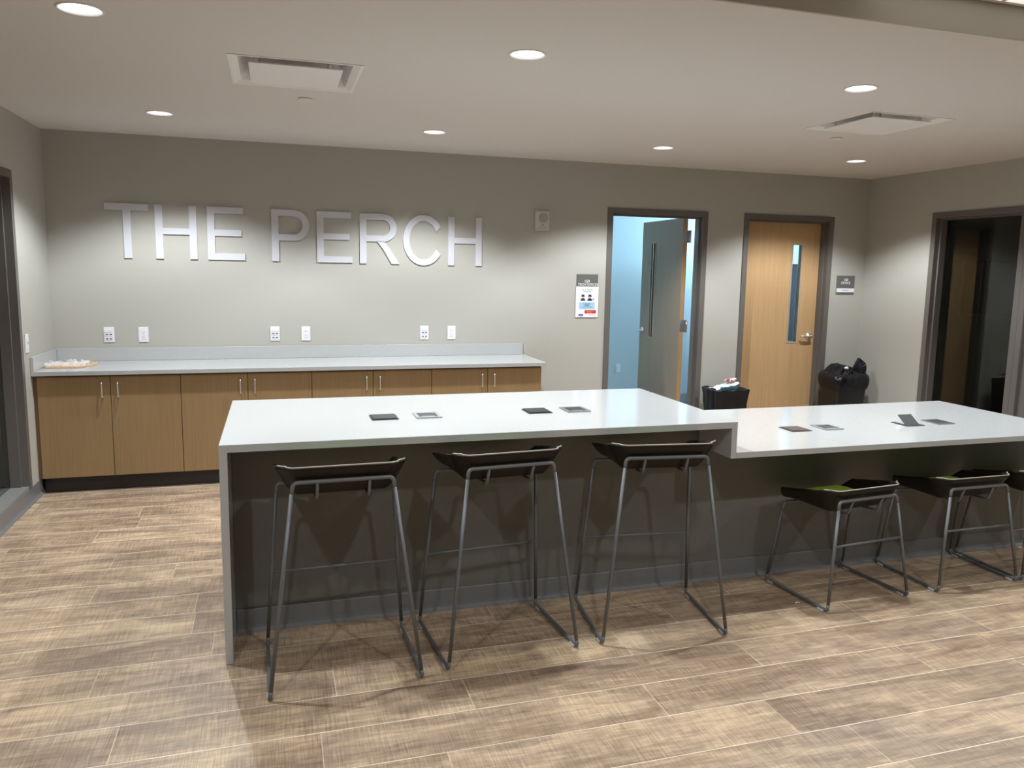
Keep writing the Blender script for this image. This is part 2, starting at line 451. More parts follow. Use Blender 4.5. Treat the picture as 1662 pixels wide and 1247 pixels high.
# local -x (free side) -> world +y ; local -y (front) -> world -x
ang = math.radians(-91.5)
leaf1.rotation_euler = (0, 0, ang); leaf1.location = (5.262, .150, 0)
hd = lever(leaf1, flip=-1, label='chrome lever handle'); hd.location = (-.90 + .07, 0, .985)
hb = lever(leaf1, flip=-1, label='chrome lever handle'); hb.rotation_euler = (0, 0, PI); hb.location = (-.90 + .07, .044, .985)
for z in (1.93, 1.09, .27):
    bm = B((-.0005, .0022, .003, .041, z - .057, z + .057))
    merge(bm, B((.0, .05, .044, .0465, z - .057, z + .057)))
    lathe(bm, [(.008, z - .057), (.008, z + .057)], 14, c=(.052, .047, 0))
    obj('hinge', bm, M['hinge'], leaf1)

# room behind the two doors (daylit office)
struct(obj('wall_office_back', B((3.9, 8.2, 2.62, 2.70, 0, 2.5)), M['room_white']))
struct(obj('wall_office_left', plate(WT, 2.62, 0, 2.5, [], 3.82, 3.9, 'x'), M['room_white']))
struct(obj('wall_office_right', plate(WT, 2.62, 0, 2.5, [(.5, 2.3, .85, 2.15)], 8.2, 8.28, 'x'), M['room_white']))
struct(obj('ceiling_office', B((3.82, 8.28, WT, 2.70, 2.285, 2.34)), M['room_white']))
struct(obj('floor_office', B((3.82, 8.28, 0, 2.70, -.06, .0)), M['dark_floor']))
w3 = sempty('window_3')
obj('window_frame', plate(.5, 2.3, .85, 2.15, [(.55, 1.38, .9, 2.10), (1.42, 2.25, .9, 2.10)], 8.22, 8.26, 'x'), M['white_metal'], w3)
obj('pane', B((8.25, 8.255, .55, 2.25, .9, 2.10)), M['day'], w3)
# dark cupboard, added so the lower slot of the closed door looks dark
cb = thing('office_cupboard', 'dark cupboard added behind the slot glass of the closed maple door', 'cupboard', (7.0, 1.6, 0))
obj('body', B((-.5, .9, .02, .45, 0, 1.72), bev=.004), M['matt_black'], cb)
obj('cupboard_door', B((-.495, .195, 0, .019, .05, 1.7), bev=.002), M['matt_black'], cb)
obj('cupboard_door', B((.205, .895, 0, .019, .05, 1.7), bev=.002), M['matt_black'], cb)
o = thing('wall_outlet', 'white outlet low on the blue-lit wall behind the open door', 'outlet', (5.765, 2.62, .36))
obj('cover_plate', B((-.035, .035, -.006, 0, -.057, .057), bev=.002), M['white'], o)
obj('socket_insert', B((-.017, .017, -.009, -.005, -.034, .034), bev=.001), M['white'], o)

# window_1: left wall glazed frame on a curb
w1 = sempty('window_1')
obj('window_frame', metal_frame(W1[0], W1[1], W1Z[0], W1Z[1], 0, -1, 'x', sill=False), M['frame'], w1)
obj('window_sill', B((-.142, .004, W1[0] + .002, W1[1] - .002, W1Z[0] + .001, W1Z[0] + .016)), M['sill'], w1)
obj('mullion', B((-.12, -.03, -2.10, -2.05, .124, W1Z[1] - .067)), M['frame'], w1)
obj('pane', B((-.106, -.100, W1[0] + .052, W1[1] - .052, .124, W1Z[1] - .052)), M['tinted'], w1)
# window_2 in the right wall, standing almost to the floor
w2 = sempty('window_2')
obj('window_frame', metal_frame(W2[0], W2[1], W2Z[0], W2Z[1], RW, 1, 'x', sill=True), M['frame'], w2)
obj('pane', B((RW + .101, RW + .107, W2[0] + .052, W2[1] - .052, W2Z[0] + .052, W2Z[1] - .052)), M['tinted'], w2)
# door_3 right wall, grey painted, closed
d3 = sempty('door_3')
obj('door_frame', metal_frame(D3[0], D3[1], 0, W2Z[1], RW, 1, 'x'), M['frame'], d3)
o3 = obj('door_leaf', B((RW + .016, RW + .037, D3[0] + .053, D3[1] - .053, .012, W2Z[1] - .053), bev=.001), M['frame'], d3)
# dark rooms behind the glazing
def room_box(nm, x0, x1, y0, y1, z1):
    struct(obj('wall_' + nm + '_far', B((x0, x1, y1, y1 + .06, 0, z1)), M['dark_room']))
    struct(obj('wall_' + nm + '_near', B((x0, x1, y0 - .06, y0, 0, z1)), M['dark_room']))
    xx = (x0 - .06, x0) if nm == 'left_room' else (x1, x1 + .06)
    struct(obj('wall_' + nm + '_side', B((xx[0], xx[1], y0 - .06, y1 + .06, 0, z1)), M['dark_room']))
    struct(obj('ceiling_' + nm, B((x0, x1, y0, y1, z1, z1 + .05)), M['dark_room']))
    struct(obj('floor_' + nm, B((x0, x1, y0, y1, -.06, 0)), M['dark_floor']))
room_box('left_room', -2.4, -WT, -3.6, -.3, 2.5)
room_box('right_room', RW + WT, 11.2, -3.4, .05, 2.5)
tv = thing('television', 'dark flat television on the wall behind the right-hand glass', 'television', (8.98, .049, 1.49))
obj('screen', B((-.50, .50, -.05, -.02, -.285, .285), bev=.004), M['black'], tv)
obj('wall_bracket', B((-.15, .15, -.02, 0, -.12, .12)), M['lid'], tv)

# ------------------------------------------------------------------ ceiling fittings
names_l = {
 (0, 0): 'round recessed downlight nearest the back left corner, above the letters THE',
 (1, 0): 'round recessed downlight near the back wall above the end of PERCH',
 (2, 0): 'round recessed downlight near the back wall in front of the open door',
 (3, 0): 'round recessed downlight near the back wall by the right corner',
 (0, 1): 'round recessed downlight at the top left edge of the picture, largest in view',
 (1, 1): 'round recessed downlight over the left end of the island between the two ceiling vents',
 (2, 1): 'round recessed downlight over the low island section, beside the right ceiling vent',
 (3, 1): 'round recessed downlight over the far right end of the low island, out of view'}
def make_light():
    t = thing('downlight', '', 'ceiling light', (0, 0, 0))
    bm = bmesh.new(); lathe(bm, [(.079, .0), (.079, -.003), (.083, -.003), (.083, .0), (.0795, .002)], 40, closed_ends=False)
    lathe(bm, [(.083, -.0005), (.081, -.004), (.0745, -.004), (.0715, .03)], 40, closed_ends=False)
    obj('trim_ring', bm, M['white_metal'], t)
    bm = bmesh.new(); lathe(bm, [(.0715, .022), (.0715, .027)], 40); obj('lens', bm, M['lens'], t)
    return t
l0 = make_light()
first = True
LW = {0: 69, 1: 60, 2: 27, 3: 22}
beams = []
for r in range(4):
    ld = bpy.data.lights.new('downlight_beam', 'SPOT'); ld.energy = LW[r]; ld.color = (.90, .955, 1.0)
    ld.spot_size = math.radians(128); ld.spot_blend = .40; ld.shadow_soft_size = .035
    beams.append(ld)
lo = bpy.data.objects.new('downlight_beam', beams[0]); COL.objects.link(lo); lo.parent = l0; lo.location = (0, 0, -.022)
for r, (y, z) in enumerate(LROWS):
    for i, x in enumerate(LX):
        if first: o = l0; first = False; o.location = (x, y, z)
        else: o = dup(l0, (x, y, z))
        o['label'] = names_l.get((i, r), 'round recessed downlight in the tiled ceiling, row %s, %s from the left wall' % (('nearer the island', 'behind the camera')[r-2], ('first', 'second', 'third', 'fourth')[i]))
        o['group'] = 'recessed downlights'
        for ch in o.children:
            if ch.type == 'LIGHT': ch.data = beams[r]

tr = thing('ceiling_light_panel', 'flat cream ceiling light panel in the tiled ceiling at the top right corner', 'ceiling light', (4.29, -4.325, H2))
obj('frame', plate(-.608, .608, -.303, .303, [(-.590, -.008, -.285, .285), (.008, .590, -.285, .285)], -.004, -.0005, 'z'), M['white_metal'], tr)
obj('lens', B((-.589, -.009, -.284, .284, -.003, -.001)), M['troffer'], tr); obj('lens', B((.009, .589, -.284, .284, -.003, -.001)), M['troffer'], tr)

def make_diffuser():
    t = thing('ceiling_diffuser', '', 'air vent')
    a, b = .305, .292
    bm = plate(-a, a, -a, a, [(-b, b, -b, b)], -.004, 0, 'z')
    obj('frame', bm, M['white_metal'], t)
    bm = bmesh.new(); pr = [(b, -.004), (.262, .012), (.225, .085), (.20, .11)]
    rg = [[bm.verts.new((sx*r_, sy*r_, z)) for sx, sy in ((-1, -1), (1, -1), (1, 1), (-1, 1))] for r_, z in pr]
    for p, q in zip(rg, rg[1:]):
        for k in range(4): bm.faces.new([p[k], p[(k+1) % 4], q[(k+1) % 4], q[k]])
    obj('cone', bm, M['white_metal'], t)
    bm = plate(-.21, .21, -.21, .21, [], .110, .118, 'z'); obj('back_plate', bm, M['duct_grey'], t)
    bm = bmesh.new(); lathe(bm, [(.10, .109), (.10, .104), (.088, .104), (.086, .1095)], 32); obj('duct_collar', bm, M['duct'], t)
    bm = B((-.215, .215, -.215, .215, -.012, -.006), bev=.002)
    for sx in (-1, 1):
        for sy in (-1, 1): merge(bm, B((sx*.17 - .004, sx*.17 + .004, sy*.17 - .004, sy*.17 + .004, -.006, .11)))
    obj('face_panel', bm, M['white_metal'], t)
    return t
v0 = make_diffuser(); v0.location = (DIF[0][0], DIF[0][1], H)
v0['label'] = 'square white ceiling air diffuser above the letters, left of the two'; v0['group'] = 'ceiling air diffusers'
dup(v0, (DIF[1][0], DIF[1][1], H), label='square white ceiling air diffuser above the low island section, right of the two')
for (x, y), lb in (((1.77, -1.783), 'small round white sprinkler cover behind the left air diffuser'), ((5.318, -1.836), 'small round white sprinkler cover beside the right air diffuser')):
    bm = bmesh.new(); lathe(bm, [(.041, -.0005), (.041, -.006), (.036, -.009), (0, -.0095)], 32)
    o = obj('sprinkler_cover', bm, M['cover']); o.location = (x, y, H); tag(o, lb, 'sprinkler', 'sprinkler covers')

# ------------------------------------------------------------------ wall letters
def arc(cx, cz, rx, rz, a0, a1, n=16):
    return [(cx + rx*math.cos(math.radians(a0 + (a1-a0)*k/n)), cz + rz*math.sin(math.radians(a0 + (a1-a0)*k/n))) for k in range(n + 1)]
CH = .402; ST = .053; SH = .049
def L_T(w): return [[(0, CH-SH), (0, CH), (w, CH), (w, CH-SH), (w/2+ST/2, CH-SH), (w/2+ST/2, 0), (w/2-ST/2, 0), (w/2-ST/2, CH-SH)]], []
def L_H(w): return [[(0, 0), (0, CH), (ST, CH), (ST, CH*.5+SH*.62), (w-ST, CH*.5+SH*.62), (w-ST, CH), (w, CH), (w, 0), (w-ST, 0), (w-ST, CH*.5-SH*.35), (ST, CH*.5-SH*.35), (ST, 0)]], []
def L_E(w): return [[(0, 0), (0, CH), (w-.008, CH), (w-.008, CH-SH), (ST, CH-SH), (ST, CH*.5+SH*.6), (w-.022, CH*.5+SH*.6), (w-.022, CH*.5-SH*.38), (ST, CH*.5-SH*.38), (ST, SH), (w, SH), (w, 0)]], []
def bowl(w, z0, z1):   # closed ring D shape as quads
    r = (z1 - z0)/2; cx = w - r*1.0; cz = (z0+z1)/2
    out = [(ST, z1)] + arc(cx, cz, w-cx, r, 90, -90, 20) + [(ST, z0)]
    r2x = (w - ST) - cx; r2z = r - SH
    inn = [(ST, z1-SH)] + arc(cx, cz, r2x, r2z, 90, -90, 20) + [(ST, z0+SH)]
    return out, inn
def letter(ch, x, w, base, label):
    bm = bmesh.new(); y0, y1 = -.012, 0
    def ring(out, inn):
        n = len(out); va = []
        for pts, d in ((out, y0), (inn, y0), (out, y1), (inn, y1)): va.append([bm.verts.new((u, d, v)) for u, v in pts])
        for i in range(n - 1):
            bm.faces.new([va[0][i], va[0][i+1], va[1][i+1], va[1][i]]); bm.faces.new([va[2][i], va[3][i], va[3][i+1], va[2][i+1]])
            bm.faces.new([va[0][i], va[2][i], va[2][i+1], va[0][i+1]]); bm.faces.new([va[1][i], va[1][i+1], va[3][i+1], va[3][i]])
        for i in (0, n - 1): bm.faces.new([va[0][i], va[1][i], va[3][i], va[2][i]])
    if ch in 'THE':
        for poly in {'T': L_T, 'H': L_H, 'E': L_E}[ch](w)[0]: prism(bm, poly, y0, y1)
    elif ch == 'P':
        prism(bm, [(0, 0), (0, CH), (ST, CH), (ST, 0)], y0, y1); ring(*bowl(w, CH*.405, CH))
    elif ch == 'R':
        prism(bm, [(0, 0), (0, CH), (ST, CH), (ST, 0)], y0, y1); ring(*bowl(w*.93, CH*.445, CH))
        prism(bm, [(w*.42, CH*.445+.004), (w*.60, CH*.445+.004), (w*.76, CH*.30), (w, 0), (w-.065, 0), (w*.60, CH*.27), (w*.50, CH*.38)], y0, y1)
    elif ch == 'C':
        cx, cz = w*.53, CH/2
        out = arc(cx, cz, w*.53, CH/2+.006, 33, 327, 40); inn = arc(cx, cz, w*.53-ST, CH/2+.006-SH, 27, 333, 40)
        ring(out, inn)
    o = obj('wall_letter', bm, M['letter']); o.location = (x, -.0005, base)
    tag(o, label, 'letter', 'white THE PERCH wall letters')
for ch, x, w, b, lb in (('T', .387, .297, 1.631, 'large white wall letter T, first of THE'), ('H', .728, .292, 1.631, 'large white wall letter H in the word THE'),
    ('E', 1.095, .270, 1.631, 'large white wall letter E ending the word THE'), ('P', 1.566, .286, 1.629, 'large white wall letter P, first of PERCH'),
    ('E', 1.910, .278, 1.627, 'large white wall letter E, second letter of PERCH'), ('R', 2.247, .322, 1.624, 'large white wall letter R in PERCH'),
    ('C', 2.599, .322, 1.622, 'large white wall letter C in PERCH'), ('H', 2.977, .291, 1.621, 'large white wall letter H ending the word PERCH')):
    letter(ch, x, w, b, lb)

# ------------------------------------------------------------------ base cabinets and worktop
cabs = ['leftmost low wood cabinet under the wall counter, two doors, against the left wall',
        'second low wood cabinet from the left wall, two doors, partly behind the island',
        'third low wood cabinet from the left wall under the counter, two doors, behind the island',
        'rightmost low wood cabinet under the wall counter, two doors, its side facing the notices']
CW = .4514; C0 = .0226; CF = -.583
def make_cabinet():
    t = thing('base_cabinet', '', 'cabinet')
    w = 2*CW
    obj('body', B((.0015, w - .0015, .020, -CF - .002, .108, .826)), M['cab_side'], t)
    for k in range(2):
        d = obj('cabinet_door', B((k*CW + .002, (k+1)*CW - .002, 0, .019, .1115, .8165), bev=.001), M['cab'], t)
        hx = CW - .05 if k == 0 else CW + .05
        bm = T(fillet([(hx, 0, .772), (hx, -.030, .772), (hx, -.030, .670), (hx, 0, .670)], .010), .0048, 10)
        obj('handle', bm, M['chrome'], d)
    return t
c0 = make_cabinet()
for i in range(4):
    loc = (C0 + 2*CW*i, CF, 0)
    o = c0 if i == 0 else dup(c0, loc)
    o.location = loc; o['label'] = cabs[i]; o['group'] = 'base cabinets under the wall counter'
tag(obj('filler_strip', B((.001, C0 - .001, CF + .008, CF + .03, .108, .826)), M['cab_side']), 'narrow dark wood filler strip between the left wall and the first cabinet', 'filler strip')
tag(obj('toe_kick', B((.026, 3.625, -.533, -.515, .001, .1075)), M['base_black']), 'black toe kick running under the four wood cabinets', 'toe kick')
ct = thing('wall_countertop', 'long white quartz countertop on the wood cabinets below the letters', 'countertop')
obj('slab', B((.0015, 3.662, -.616, -.0015, .8275, .858), bev=.002), M['quartz'], ct)
obj('backsplash', B((.0225, 3.646, -.021, -.0015, .8585, .957), bev=.0015), M['quartz'], ct)
obj('side_splash', B((.0015, .0215, -.614, -.0015, .8585, .957), bev=.0015), M['quartz'], ct)

# cutting board with crumpled clear wrap
bm = bmesh.new(); prism(bm, [(.035, -.44), (.268, -.44), (.335, -.285), (.325, -.12), (.10, -.12), (.04, -.20)], .859, .864, 'z')
tag(obj('cardboard_sheet', bm, M['kraft']), 'small tan cardboard sheet lying at the left end of the wall counter', 'cardboard')
bm = bmesh.new(); bmesh.ops.create_grid(bm, x_segments=26, y_segments=20, size=.5)
for v in bm.verts:
    x, y = v.co.x*.27 + .155, v.co.y*.26 - .30
    n_ = noise.noise(Vector((x*22, y*22, 1.3))); n2_ = noise.noise(Vector((x*60, y*60, 4)))
    v.co = Vector((x + n2_*.006, y, .868 + max(0, n_)*.045 + abs(n2_)*.014))
tag(obj('plastic_wrap', bm, M['film'], smooth=False), 'crumpled clear plastic wrap lying on the tan cardboard sheet', 'plastic wrap')

# ------------------------------------------------------------------ outlets, switch, speaker
def make_duplex():
    t = thing('wall_outlet', '', 'outlet')
    obj('cover_plate', B((-.035, .035, -.006, 0, -.0575, .0575), bev=.002), M['white'], t)
    ins = obj('socket_insert', B((-.0165, .0165, -.009, -.005, -.0335, .0335), bev=.001), M['white'], t)
    bm = bmesh.new()
    for z in (.017, -.015):
        box(bm, -.008, -.0055, -.0095, -.0088, z - .001, z + .008); box(bm, .0055, .008, -.0095, -.0088, z - .001, z + .008)
        lathe(bm, [(.0028, -.0095), (.0028, -.0088)], 10, c=(0, 0, z - .008), axis='y')
    obj('socket_slots', bm, M['slot'], ins, label='dark socket slots')
    return t
def make_data():
    t = thing('data_outlet', '', 'data outlet')
    obj('cover_plate', B((-.036, .036, -.006, 0, -.058, .058), bev=.002), M['white'], t)
    for z in (.030, .001, -.031):
        pl = obj('port_block', B((-.026, .026, -.010, -.005, z - .012, z + .012), bev=.001), M['white'], t)
        if z < .02:
            bm = bmesh.new()
            for x in (-.013, .013): box(bm, x - .0085, x + .0085, -.0106, -.0098, z - .004, z + .005)
            obj('port', bm, M['slot'], pl, label='pair of dark ports')
    return t
dup0 = make_duplex(); dat0 = make_data()
dx = [(.614, 'nearest the left wall'), (1.812, 'below the letter P of PERCH'), (3.012, 'at the right end of the counter')]
dd = [(.376, 'first on the wall from the left corner'), (1.574, 'below the gap between the two words'), (2.778, 'below the letter C of PERCH')]
for i, (x, s) in enumerate(dx):
    o = dup0 if i == 0 else dup(dup0); o.location = (x, -.0005, 1.054); o['label'] = 'white power outlet above the wall counter, ' + s; o['group'] = 'power outlets above the wall counter'
for i, (x, s) in enumerate(dd):
    o = dat0 if i == 0 else dup(dat0); o.location = (x, -.0005, 1.055); o['label'] = 'white data port plate above the wall counter, ' + s; o['group'] = 'data plates above the wall counter'
sw = thing('light_switch', 'white wall switch on the left wall beside the glazed frame', 'switch', (.0005, -.661, 1.056))
obj('cover_plate', B((0, .006, -.037, .037, -.062, .062), bev=.002), M['white'], sw)
rk = obj('rocker', B((.005, .010, -.017, .017, -.034, .034), bev=.0015), M['white'], sw)
obj('slider', B((.0098, .014, -.003, .003, -.006, .012)), M['spk'], rk)
sp = thing('wall_speaker', 'square white speaker plate on the back wall left of the open door', 'speaker', (3.80, 0, 2.017))
obj('housing', B((-.064, .064, -.030, -.0005, -.083, .083), bev=.003), M['spk'], sp)
bm = bmesh.new(); lathe(bm, [(.042, -.0345), (.042, -.030)], 36, c=(.008, 0, .026), axis='y'); obj('grille', bm, M['spk2'], sp)
bm = bmesh.new(); lathe(bm, [(.006, -.033), (.006, -.030)], 14, c=(.004, 0, -.034), axis='y'); obj('indicator', bm, M['slot'], sp)
obj('lower_vent', B((-.055, .05, -.0315, -.0298, -.070, -.067), (-.018, -.008, -.0315, -.0298, -.060, -.050), (.012, .022, -.0315, -.0298, -.060, -.050)), M['spk2'], sp)

# ------------------------------------------------------------------ signs and poster
def text_obj(body, size, m, parent, loc, name='lettering', label=None, depth=.0006):
    cu = bpy.data.curves.new(name, 'FONT'); cu.body = body; cu.size = size; cu.align_x = 'CENTER'; cu.align_y = 'CENTER'; cu.extrude = depth
    cu.offset = size*.012
    to = bpy.data.objects.new(name + '_tmp', cu); COL.objects.link(to)
    dg = bpy.context.evaluated_depsgraph_get(); me = bpy.data.meshes.new_from_object(to.evaluated_get(dg))
    bpy.data.objects.remove(to); bpy.data.curves.remove(cu)
    me.materials.clear(); me.materials.append(m)
    me.transform(Matrix.Rotation(PI/2, 4, 'X'))
    o = bpy.data.objects.new(name, me); COL.objects.link(o); o.parent = parent; o.location = loc
    if label: o['label'] = label
    return o
s1 = thing('room_sign', 'grey room sign reading 159 TECH OFFICES left of the open door', 'sign', (4.244, -.0005, 1.466))
obj('plaque', B((-.102, .102, -.006, 0, -.10, .10), bev=.001), M['sign'], s1)
text_obj('159', .036, M['white'], s1, (-.004, -.0066, .036)); text_obj('TECH OFFICES', .030, M['white'], s1, (.006, -.0066, .008))
s2 = thing('room_sign', 'grey room sign reading 160 OFFICE right of the closed maple door', 'sign', (7.0005, -.0005, 1.50))
obj('plaque', B((-.106, .106, -.006, 0, -.092, .092), bev=.001), M['sign'], s2)
text_obj('160', .034, M['white'], s2, (0, -.0066, .052)); text_obj('OFFICE', .034, M['white'], s2, (0, -.0066, .020))
ns = obj('name_strip', B((-.104, .104, -.0085, -.0062, -.070, -.032)), M['paper'], s2, label='white name strip')
obj('print_line', B((-.038, .036, -.0090, -.0086, -.054, -.048)), M['pgrey'], ns)

po = thing('wall_poster', 'white paper health notice taped under the TECH OFFICES sign', 'poster', (4.244, -.0068, 1.320))
obj('sheet', B((-.108, .108, -.0014, -.0002, -.137, .137)), M['paper'], po)
def pr_(name, m, *bs, lab=None):
    return obj(name, B(*[(a, b, -.0022, -.0015, c, d) for a, b, c, d in bs]), m, po, label=lab)
pr_('heading_text', M['pgrey'], *[(x0, x1, .104, .110) for x0, x1 in ((-.055, -.032), (-.024, -.014), (-.006, .022), (.030, .052))], *[(x0, x1, .089, .095) for x0, x1 in ((-.034, -.018), (-.010, .010), (.016, .036))])
pr_('message_box', M['pblue'], (-.076, .074, -.064, -.002), lab='light blue message box')
obj('message_text', B(*[(a, b, -.0028, -.0023, c, d) for a, b, c, d in ((-.038, .036, -.020, -.015), (-.024, .022, -.032, -.027), (-.05, .05, -.046, -.043))]), M['pnavy'], po)
pr_('warning_box', M['pred'], (-.020, .088, -.102, -.073), lab='red warning box')
obj('warning_text', B((-.008, .062, -.0028, -.0023, -.086, -.082), (.0, .05, -.0028, -.0023, -.094, -.090)), M['porange'], po)
pr_('agency_mark', M['pblue2'], (-.076, -.036, -.127, -.108), lab='small blue mark')
obj('mark_text', B((-.066, -.046, -.0028, -.0023, -.120, -.115)), M['paper'], po)
pr_('footer_line', M['porange'], (.024, .092, -.117, -.113))
for cx, k in ((-.040, 0), (.026, 1)):
    bm = bmesh.new(); prism(bm, [(cx-.024, .010), (cx-.020, .026), (cx-.008, .033), (cx+.010, .033), (cx+.020, .024), (cx+.023, .010)], -.0022, -.0015)
    obj('figure_body', bm, M['pnavy'], po)
    bm = bmesh.new(); lathe(bm, [(.0135, -.0026), (.0135, -.0023)], 20, c=(cx, 0, .046), axis='y'); obj('figure_face', bm, M['pskin'], po)
    bm = bmesh.new(); prism(bm, arc(cx, .050, .0165, .017, -12, 192, 14), -.0032, -.0027); obj('figure_hair', bm, M['pnavy'], po)
pr_('bottle_print', M['pgrey'], (.056, .066, .012, .036), (.030, .044, .014, .028))

# ------------------------------------------------------------------ island
IX0, IX1, IX2 = 1.361, 3.664, 5.928
IYF, IYB, IZ, LZ, TH = -3.374, -2.318, .905, .756, .0295
PY = -3.079
# high worktop: waterfall end + top + short drop at the right
bm = bmesh.new()
prism(bm, [(IX0, .0005), (IX0, IZ), (IX1, IZ), (IX1, LZ - TH), (IX1 - TH, LZ - TH), (IX1 - TH, IZ - TH), (IX0 + TH, IZ - TH), (IX0 + TH, .0005)], IYF, IYB)
bmesh.ops.bevel(bm, geom=bm.edges[:], offset=.0015, segments=1, affect='EDGES')
tag(obj('island_countertop', bm, M['quartz']), 'high white quartz island top with waterfall end reaching the floor at left', 'countertop')
bm = B((IX1 + .0006, IX2, IYF, IYB, LZ - TH, LZ), bev=.0015)
tag(obj('island_countertop', bm, M['quartz']), 'lower white quartz island top extending right from the step', 'countertop')
isl = thing('island_cabinet', 'dark grey panelled island body under both white quartz tops', 'island')
bm = bmesh.new()
prism(bm, [(IX0 + TH + .001, .001), (IX0 + TH + .001, IZ - TH - .001), (IX1 - TH - .001, IZ - TH - .001), (IX1 - TH - .001, LZ - TH - .002), (5.90, LZ - TH - .002), (5.90, .001)], PY, -2.40)
obj('panel_body', bm, M['panel'], isl)
b_ = bb('b', IX0 + TH + .002, 5.90, 'x', PY - .0005, -1, h=.1016); obj('base_strip', b_, M['base'], isl, label='grey rubber base strip')
obj('base_strip', bb('b', IX0 + TH + .002, 5.90, 'x', -2.3995, 1, h=.1016), M['base'], isl)

# power covers in the tops
def power_cover(kind, x, y, z, label, lidmat=None):
    t = thing('power_cover', label, 'power outlet cover', (x, y, z + .0003), 0, 'power covers in the island tops')
    if kind == 'flat':
        obj('frame', B((-.062, .062, -.064, .064, 0, .003), bev=.0012), M['lid'] if lidmat is None else lidmat, t)
        obj('lid', B((-.055, .055, -.055, .055, .0032, .0065), bev=.0012), lidmat or M['lid'], t)
    elif kind == 'framed':
        obj('frame', plate(-.060, .060, -.066, .066, [(-.044, .044, -.045, .045)], 0, .005, 'z'), M['silver'], t)
        obj('lid', B((-.043, .043, -.044, .044, 0, .0035)), lidmat or M['lid'], t)
        obj('latch', B((-.030, .030, -.041, -.030, .0036, .0048)), M['silver'], t)
    else:
        obj('frame', B((-.062, .062, -.064, .064, 0, .003), bev=.0012), M['lid'], t)
        bm = bmesh.new(); prism(bm, [(-.030, .0035), (.030, .047), (.044, .0035)], -.043, .043, 'x')
        obj('socket_block', bm, M['white'], t)
        bm = bmesh.new(); prism(bm, [(-.036, .0035), (.030, .0515), (.0325, .048), (-.0315, .0035)], -.046, .046, 'x')
        obj('lid', bm, M['lid'], t)
    return t
power_cover('flat', 2.055, -2.934, IZ, 'flat charcoal power cover on the high island top, nearest its waterfall end')
power_cover('framed', 2.260, -2.930, IZ, 'silver-framed power cover, second from the waterfall end of the high island top')
power_cover('flat', 2.811, -2.922, IZ, 'flat charcoal power cover on the high island top, third from the waterfall end')
power_cover('framed', 3.011, -2.925, IZ, 'silver-framed power cover on the high island top, nearest the step')
power_cover('flat', 4.298, -2.957, LZ, 'flat brownish power cover on the lower island top, nearest the step', M['lid_brown'])
power_cover('framed', 4.508, -2.954, LZ, 'silver-framed power cover on the lower island top, left of the raised one')
t = power_cover('open', 5.052, -2.966, LZ, 'raised pop-up power outlet standing open on the lower island top')
power_cover('framed', 5.273, -2.961, LZ, 'silver-framed power cover on the lower island top, right of the raised one')

# ------------------------------------------------------------------ stools
def shell_point(a, b):
    """a -1..1 across, b 0..1 front -> back;  returns local (x,y,z above pan)"""
    ss = lambda t: 0 if t <= 0 else (1 if t >= 1 else t*t*(3 - 2*t))
    aa = abs(a); sg = 1 if a >= 0 else -1
    sa = max(0, (aa - .60)/.40); sb = max(0, (b - .64)/.36)
    x = .168*(aa/.60) if aa <= .60 else .168 + .076*sa
    y = .215 - .297*(b/.64) if b <= .64 else -.082 - .088*sb
    e = 1 - (1 - sa)*(1 - sb)
    rim = max(.060 + .058*ss(b/.85), .118*sb)
    z = rim*(e**1.45)
    c = sa*sb
    x -= .034*c*c; y += .032*c*c
    # curl the front edge down a touch and round the wing tips
    fr = max(0, 1 - b/.22)
    y -= .050*sa*sa*fr
    z += -.012*fr*fr*(1 - sa)
    pass
    return Vector((sg*x, y, z))
def shell_bm(off=0.0, a_rng=(-1, 1), b_rng=(0, 1), n=34, m_=34):
    bm = bmesh.new(); g = []
    for j in range(m_ + 1):
        b = b_rng[0] + (b_rng[1]-b_rng[0])*j/m_; row = []
        for i in range(n + 1):
            a = a_rng[0] + (a_rng[1]-a_rng[0])*i/n
            p = shell_point(a, b); p.z += off; row.append(bm.verts.new(p))
        g.append(row)
    for j in range(m_):
        for i in range(n): bm.faces.new([g[j][i], g[j][i+1], g[j+1][i+1], g[j+1][i]])
    return bm
